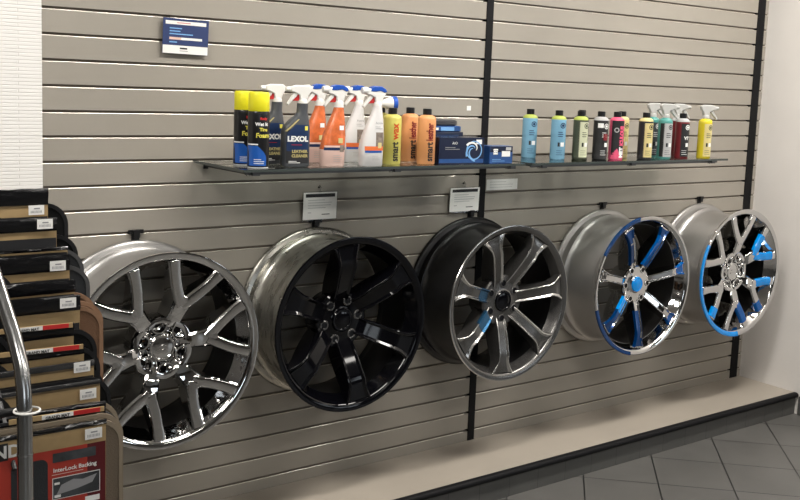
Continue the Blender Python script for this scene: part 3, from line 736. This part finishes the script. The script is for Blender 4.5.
# ------------------------------------------------------------------ signs on the slatwall
def placard(name, x0, x1, z1, z0, label, build, rot=0):
    cx = (x0+x1)/2; t = empty(name, (cx, -.012, ZF+z0), label=label, cat='sign')
    t.rotation_euler = (math.radians(2), rot, 0); w = (x1-x0)/2; h = z1-z0
    build(t, w, h); return t
def bsign(t, w, h):
    mb = MB(); mb.box(-w, w, -.001, .001, 0, h, 'signblue'); s = flat(-.001)
    patch(mb, .001, h*.24, -w+.001, w-.001, 'paper', s, 1, 1, .0004)
    patch(mb, h*.83, h*.93, -w*.9, w*.88, 'paper', s, 1, 1, .0004)
    lines(mb, -w*.4, w*.5, h*.88, 1, .006, 'red', s, .002)
    for i, z in enumerate((.72, .64, .56)): lines(mb, -w*.72, w*(.1, .0, .85)[i], h*z, 1, .01, 'swirl', s, .0035, .0006)
    patch(mb, h*.40, h*.47, -w*.2, w*.72, 'paper', s, 1, 1, .0004); patch(mb, h*.40, h*.47, -w*.72, -w*.2, 'pinkish', s, 1, 1, .0004)
    lines(mb, -w*.72, -w*.2, h*.33, 1, .01, 'swirl', s, .004, .0006)
    lines(mb, -w*.25, w*.25, h*.16, 1, .01, 'ink', s, .005, .0006); lines(mb, -w*.25, w*.3, h*.09, 1, .01, 'greyink', s, .002, .0006)
    mb.build('printed_card', t)
    mb = MB(); mb.box(-w*.92, -w*.72, -.001, .012, h, h+.008, 'clear'); mb.build('hanging_clip', t)
placard('price_sign', -1.349, -1.194, -.006, -.117, 'blue and white price sign high on the left of the slatwall', bsign, math.radians(1.0))
def wsign(t, w, h):
    mb = MB(); mb.box(-w, w, -.0015, .0015, 0, h, 'clear'); mb.build('clear_holder', t)
    mb = MB(); mb.box(-w*.96, w*.96, -.0022, -.0016, h*.03, h*.97, 'paper'); s = flat(-.0022)
    patch(mb, h*.80, h*.92, -w*.84, w*.84, 'ink', s, 1, 1, .0004)
    lines(mb, -w*.7, w*.75, h*.70, 4, h*.09, 'ltgrey', s, .0018, .0006); lines(mb, -w*.7, -w*.4, h*.27, 1, .1, 'greyink', s, .002, .0006); lines(mb, w*.1, w*.8, h*.2, 1, .1, 'ink', s, .003, .0006)
    mb.build('printed_card', t)
    mb = MB(); mb.tube([(0, 0, h-.004), (0, -.001, h+.012), (0, .006, h+.018), (0, .013, h+.012)], .0035, 'clear', 8); mb.build('hanging_clip', t)
placard('price_sign', -.826, -.681, -.575, -.679, 'white sign with black heading above the gloss black wheel', wsign, 0)
placard('price_sign', -.161, -.006, -.581, -.681, 'white sign with black heading above the dark grey wheel', wsign, 0)
def strip(t, w, h):
    mb = MB(); mb.box(-w, w, -.0006, .0006, 0, h, 'paper'); s = flat(-.0006); lines(mb, -w*.8, w*.8, h*.75, 3, h*.25, 'ltgrey', s, .0016, .0006); mb.build('printed_card', t)
t = placard('price_label', .040, .209, -.556, -.600, 'narrow white label under the right shelf beside the black strip', strip, 0); t['category'] = 'label'; t.location.y = -.0018; t.rotation_euler = (0, 0, 0)
mb = MB(); mb.box(-.010, .010, -.001, -.0002, -.009, .009, 'paper'); o = mb.build('wall_sticker'); o.location = (-.070, 0, ZF-.270)
tag(o, 'small white square sticker on the slatwall left of the black strip', 'sticker')

# ------------------------------------------------------------------ mat packs on their rack
def rrect(x0, x1, z0, z1, r, n=8):
    p = []
    for cx, cz, a0 in ((x1-r, z1-r, 0), (x0+r, z1-r, PI/2), (x0+r, z0+r, PI), (x1-r, z0+r, 3*PI/2)):
        for i in range(n+1): a = a0+PI/2*i/n; p.append((cx+r*math.cos(a), cz+r*math.sin(a)))
    return p
def mat_pack(label, y, x0, xr, zt, ztan, zb, mxr, mtop, matm, bindm, sticker=True, strip_=False, film=False, low=.50, red=False, front=False, group='packaged floor mats on the rack', nmat=1, bag='bag'):
    t = empty('floor_mat_pack', ((x0+xr)/2, y, zt), label=label, cat='floor mat', group=group)
    ox = (x0+xr)/2
    zl = lambda z: z-zt
    bot = zl(mtop)-low
    for k in range(nmat):
        yy = .006+.010*k; dx = .0 if k == 0 else .0; dz = .010*k
        rp = rrect(x0-ox-.03+.01*k, mxr-ox+.004*k, bot, zl(mtop)+dz, .055, 8)
        mb = MB(); mb.prism(rp, yy, yy+.006, matm); o = mb.build('mat', t)
        # raised edge binding
        mb = MB(); inner = rrect(x0-ox-.03+.01*k+.009, mxr-ox+.004*k-.009, bot+.009, zl(mtop)+dz-.009, .047, 8); n = len(rp)
        vs = [(x, yy-.002, z) for x, z in rp]+[(x, yy-.002, z) for x, z in inner]+[(x, yy+.007, z) for x, z in rp]+[(x, yy-.0001, z) for x, z in inner]
        fs = []
        for i in range(n):
            j = (i+1) % n; fs += [(i, j, n+j, n+i), (i, j, 2*n+j, 2*n+i), (n+i, n+j, 3*n+j, 3*n+i)]
        mb.add(vs, fs, bindm); mb.build('edge_binding', o)
    X0, X1 = x0-ox, xr-ox
    cb = -.50 if front else zl(zb)-.06
    mb = MB(); mb.box(X0, X1, -.0045, -.0005, cb, zl(ztan)+.001, 'kraft')
    s = flat(-.0045)
    if not front: patch(mb, cb+.002, zl(zb), X0+.001, X1-.001, 'ink', s, 1, 1, .0005)
    if red: patch(mb, zl(zb)-.022, zl(zb), X0+.001, X1-.001, 'dred', s, 1, 1, .0009)
    if front:
        zz = zl(zb)
        patch(mb, -.498, zz, X0+.001, X1-.038, 'cardred', s, 1, 1, .0005); patch(mb, -.498, zz, X1-.040, X1-.001, 'cardmaroon', s, 1, 1, .0008)
        patch(mb, zz-.028, zz-.008, X1-.112, X1-.022, 'inset', s, 1, 1, .0012)
        add_text(mb, 'InterLock Backing', .0125, X1-.066, zz-.045, 'wprint', s, bold=.0003, off=.0015)
        lines(mb, X1-.114, X1-.014, zz-.054, 1, .01, 'pinkish', s, .0016, .0014)
        patch(mb, zz-.108, zz-.061, X1-.113, X1-.013, 'wprint', s, 1, 1, .0012); patch(mb, zz-.1065, zz-.0625, X1-.1115, X1-.0145, 'inset', s, 1, 1, .0016)
        vs = [(X1-.105, -.0065, zz-.098), (X1-.095, -.0065, zz-.078), (X1-.07, -.0065, zz-.070), (X1-.05, -.0065, zz-.074), (X1-.02, -.0065, zz-.068), (X1-.03, -.0065, zz-.085), (X1-.06, -.0065, zz-.092)]
        mb.add(vs, [tuple(range(7))], 'greyink')
        patch(mb, zz-.076, zz-.071, X1-.109, X1-.098, 'wprint', s, 1, 1, .002); patch(mb, zz-.104, zz-.098, X1-.109, X1-.096, 'wprint', s, 1, 1, .002)
        lines(mb, X1-.112, X1-.055, zz-.116, 2, .006, 'pinkish', s, .0014, .0014); patch(mb, zz-.127, zz-.115, X1-.045, X1-.014, 'wprint', s, 1, 1, .0014)
        mp = rrect(X1-.195, X1-.122, -.46, zz-.016, .014); mb.add([(x, -.0058, z) for x, z in mp], [tuple(range(len(mp)))], 'matgrey')
        patch(mb, zz-.004, zz+.032, X0+.001, X1-.20, 'ink', s, 1, 1, .0012)
        add_text(mb, 'GRAND', .036, X1-.238, zz+.013, 'wprint', s, bold=.001, off=.0018)
    mb.build('header_card', t)
    if zt-ztan > .006:
        mb = MB(); N = 14; vs = []; fs = []; rr = random.Random(int(zt*1000))
        for i in range(N+1):
            x = lerp(X0, X1, i/N)
            for j in range(5):
                z = lerp(zl(ztan)-.003, 0, j/4); vs.append((x, -.0070-rr.uniform(0, .0048)*(1 if 0 < j < 4 else 0), z+(rr.uniform(-.0015, .0015) if j == 4 else 0)))
        for i in range(N):
            for j in range(4): a = i*5+j; fs.append((a, a+5, a+6, a+1))
        mb.add(vs, fs, bag, False)
        mb.box(X0, X1, -.0055, -.0005, zl(ztan)+.0015, -.002, 'ink'); mb.build('plastic_bag', t)
    if strip_:
        mb = MB(); zz = (zl(ztan)+.005) if zt-ztan > .012 else 0
        T = Matrix.Translation((X1, -.0105, -.004)) @ Matrix.Rotation(math.radians(1.0), 4, 'Y')
        mb.box(-.20, -.004, -.0012, .0012, -.0045, .006, 'kraft', T); mb.box(-.135, -.070, -.0018, -.0011, -.004, .0052, 'paper', T); mb.box(-.070, -.013, -.0018, -.0011, -.004, .0054, 'red', T)
        add_text(mb, 'GRAND MAT', .0085, X1-.103, -.0035, 'ink', flat(-.0125), bold=.0004)
        mb.build('printed_strip', t)
    if sticker:
        mb = MB(); sz = zl(ztan)-.019 if sticker is True else zl(sticker)
        sx = X1-.029; T = Matrix.Translation((sx, -.0125, sz))
        mb.box(-.018, .018, -.0003, .0003, -.0115, .0115, 'paper', T)
        for i in range(9): mb.box(-.013+.003*i, -.0118+.003*i, -.0006, -.0002, -.007, -.001, 'greyink', T)
        mb.box(-.006, .008, -.0006, -.0002, .002, .005, 'greyink', T); mb.build('price_sticker', t)
    return t
xL = -2.30
bag = 'packaged floor mats in the right column of the rack'
def mp(label, y, xr, zt, ztan, zb, mxr, mtop, a, b, **k): return mat_pack(label, y, xL, xr, zt, ztan, zb, mxr, mtop, a, b, group=bag, **k)
mp('black floor mat pack with tan band, topmost of the right column', -.620, -1.889, 1.290, 1.254, 1.223, -1.838, 1.253, 'matblack', 'matbind', sticker=1.240)
mp('black floor mat pack with tan band, second from the top', -.656, -1.880, 1.224, 1.196, 1.176, -1.826, 1.181, 'matblack', 'matbind', sticker=1.211)
mp('charcoal floor mat pack with a thin tan edge, third from the top', -.692, -1.866, 1.160, 1.154, 1.146, -1.824, 1.152, 'matgrey', 'bindgrey', sticker=False)
mp('charcoal floor mat pack under black film with sticker, fourth from the top', -.728, -1.873, 1.148, 1.112, 1.090, -1.822, 1.118, 'matgrey', 'bindgrey', sticker=1.123)
mp('floor mat pack with plain black header above the brown mats', -.764, -1.873, 1.094, 1.068, 1.060, -1.820, 1.060, 'matbrown', 'bindbrown', sticker=False)
mp('brown floor mat pack with creased black film and sticker', -.800, -1.873, 1.066, 1.033, 1.000, -1.816, 1.034, 'matbrown', 'bindbrown', sticker=1.050, nmat=2)
mp('black floor mat pack with red and white strip, upper one below the brown mats', -.836, -1.899, 1.010, .984, .950, -1.843, .992, 'matblack', 'matbind', sticker=False, strip_=True)
mp('black floor mat pack with red and white strip, lower one below the brown mats', -.872, -1.888, .968, .950, .930, -1.848, .960, 'matblack', 'matbind', sticker=False, strip_=True)
mp('black floor mat pack wrapped in loose clear film', -.890, -1.872, .936, .920, .900, -1.846, .920, 'matblack', 'matbind', sticker=.924, bag='clearbag')
mp('black floor mat pack with wide tan band, sticker and dark red edge', -.912, -1.866, .896, .884, .842, -1.838, .900, 'matblack', 'matbind', sticker=.868, red=True, bag='clearbag')
mp('taupe floor mat pack with pale narrow strip, third from the front', -.946, -1.866, .856, .842, .836, -1.832, .852, 'mattaupe', 'bindtaupe', sticker=False)
mp('floor mat pack with red and white strip just behind the front one', -.982, -1.880, .856, .838, .800, -1.842, .845, 'matgrey', 'bindgrey', sticker=False, strip_=True)
mp('frontmost taupe floor mat pack with red printed card', -1.016, -1.890, .840, .832, .792, -1.849, .836, 'mattaupe', 'bindtaupe', sticker=.815, front=True, nmat=2)
# left column, only its right hand edges reach into the view
LC = 'packaged floor mats in the left column of the rack'
LT = [(-.620, 1.252, -1.990), (-.692, 1.163, -1.996), (-.728, 1.125, -2.002), (-.764, 1.080, -2.010), (-.800, 1.060, -2.022), (-.836, 1.012, -2.034), (-.872, .962, -2.045), (-.912, .905, -2.056)]
for i, (y, z, mxr) in enumerate(LT):
    mat_pack(['black floor mat pack at the left frame edge, topmost of its column', 'black floor mat pack at the left frame edge, second in its column', 'black floor mat pack left of the charcoal ones', 'black floor mat pack left of the plain black header',
              'black floor mat pack left of the brown mats behind the metal tube', 'black floor mat pack beside the upper red and white strip, at the frame edge', 'black floor mat pack beside the lower red and white strip, at the frame edge', 'black floor mat pack at the left frame edge, lowest of its column'][i],
             y-.0235, -2.75, -2.36, z, z-.02, z-.04, mxr, z-.004, 'matblack', 'matbind', sticker=False, group=LC, low=.45)

# rack: chrome tube with rings, rods, rear frame, feet
t = empty('mat_display_rack', (-2.12, -.95, 0), label='chrome tube display rack carrying the packaged floor mats at left', cat='display rack')
def W(p): return (p[0]+2.12, p[1]+.95, p[2])
pts = [(-2.12, -1.25, .03), (-2.12, -1.25, .50), (-2.12, -1.25, .96), (-2.12, -1.246, 1.0), (-2.12, -1.230, 1.043), (-2.124, -1.200, 1.091), (-2.133, -1.163, 1.148), (-2.142, -1.128, 1.205), (-2.165, -1.08, 1.29), (-2.17, -.98, 1.40), (-2.17, -.85, 1.45), (-2.17, -.62, 1.46), (-2.12, -.52, 1.44), (-2.12, -.505, 1.40), (-2.12, -.505, .9), (-2.12, -.505, .03)]
mb = MB(); mb.tube([W(p) for p in pts], .0135, 'tube', 20); fr = mb.build('frame_tube', t)
mb = MB(); mb.tube([W((-2.12, -1.25, .88)), W((-2.12, -1.25, .884))], .0142, 'tube', 20); mb.build('tube_joint', fr)
mb = MB(); mb.lathe([(.022+.002*math.cos(i*PI/4), .002*math.sin(i*PI/4)) for i in range(9)], 'white', 32, 'z'); o = mb.build('ring', t, loc=W((-2.115, -1.247, .962)))
mb = MB()
for z in (.955,): mb.tube([W((-2.75, -1.222, z)), W((-2.145, -1.222, z)), W((-2.118, -1.222, z))], .008, 'blacksteel', 12)
mb.build('cross_rod', t)
mb = MB()
for x in (-2.75, -1.90): mb.tube([W((x, -.505, .03)), W((x, -.505, 1.27))], .012, 'blacksteel', 12)
for z in (.1, .7, 1.26): mb.tube([W((-2.75, -.505, z)), W((-1.90, -.505, z))], .010, 'blacksteel', 12)
mb.build('rear_frame', t)
for x in (-2.55, -2.08):
    mb = MB(); mb.tube([W((x, -.505, 1.26)), W((x, -.60, 1.238)), W((x, -1.03, .77))], .005, 'blacksteel', 8); mb.build('hanging_arm', t)
for x in (-2.75, -2.12, -1.90):
    mb = MB(); mb.box(x+2.12-.02, x+2.12+.02, -1.28+.95, -.45+.95, 0, .03, 'blacksteel'); mb.build('foot', t, bevel=.003)

# ------------------------------------------------------------------ camera and view
cam = bpy.data.cameras.new('camera'); co = bpy.data.objects.new('camera', cam); C.objects.link(co); bpy.context.scene.camera = co
a, b, c = .6456, -.122, .0381
f = Vector((.59720566, .79280206, -.12169758)); r = Vector((.80094836, -.59753854, .03780766)); u = Vector((.042745, .12005243, .9918469))
R = Matrix((r, u, -f)).transposed().to_4x4()
co.matrix_world = Matrix.Translation((-2.6134, -3.0381, ZF-.1826)) @ R
cam.sensor_width = 36; cam.lens = 997.5312*36/800; cam.shift_x = -13.4329/800; cam.shift_y = -43.8551/800; cam.clip_start = .05
wd = bpy.data.worlds.new('world'); bpy.context.scene.world = wd; wd.use_nodes = True
wd.node_tree.nodes['Background'].inputs[0].default_value = (.5, .5, .5, 1); wd.node_tree.nodes['Background'].inputs[1].default_value = .1
vs_ = bpy.context.scene.view_settings; vs_.view_transform = 'Standard'; vs_.look = 'None'; vs_.gamma = 1; vs_.use_curve_mapping = False; vs_.exposure = .0
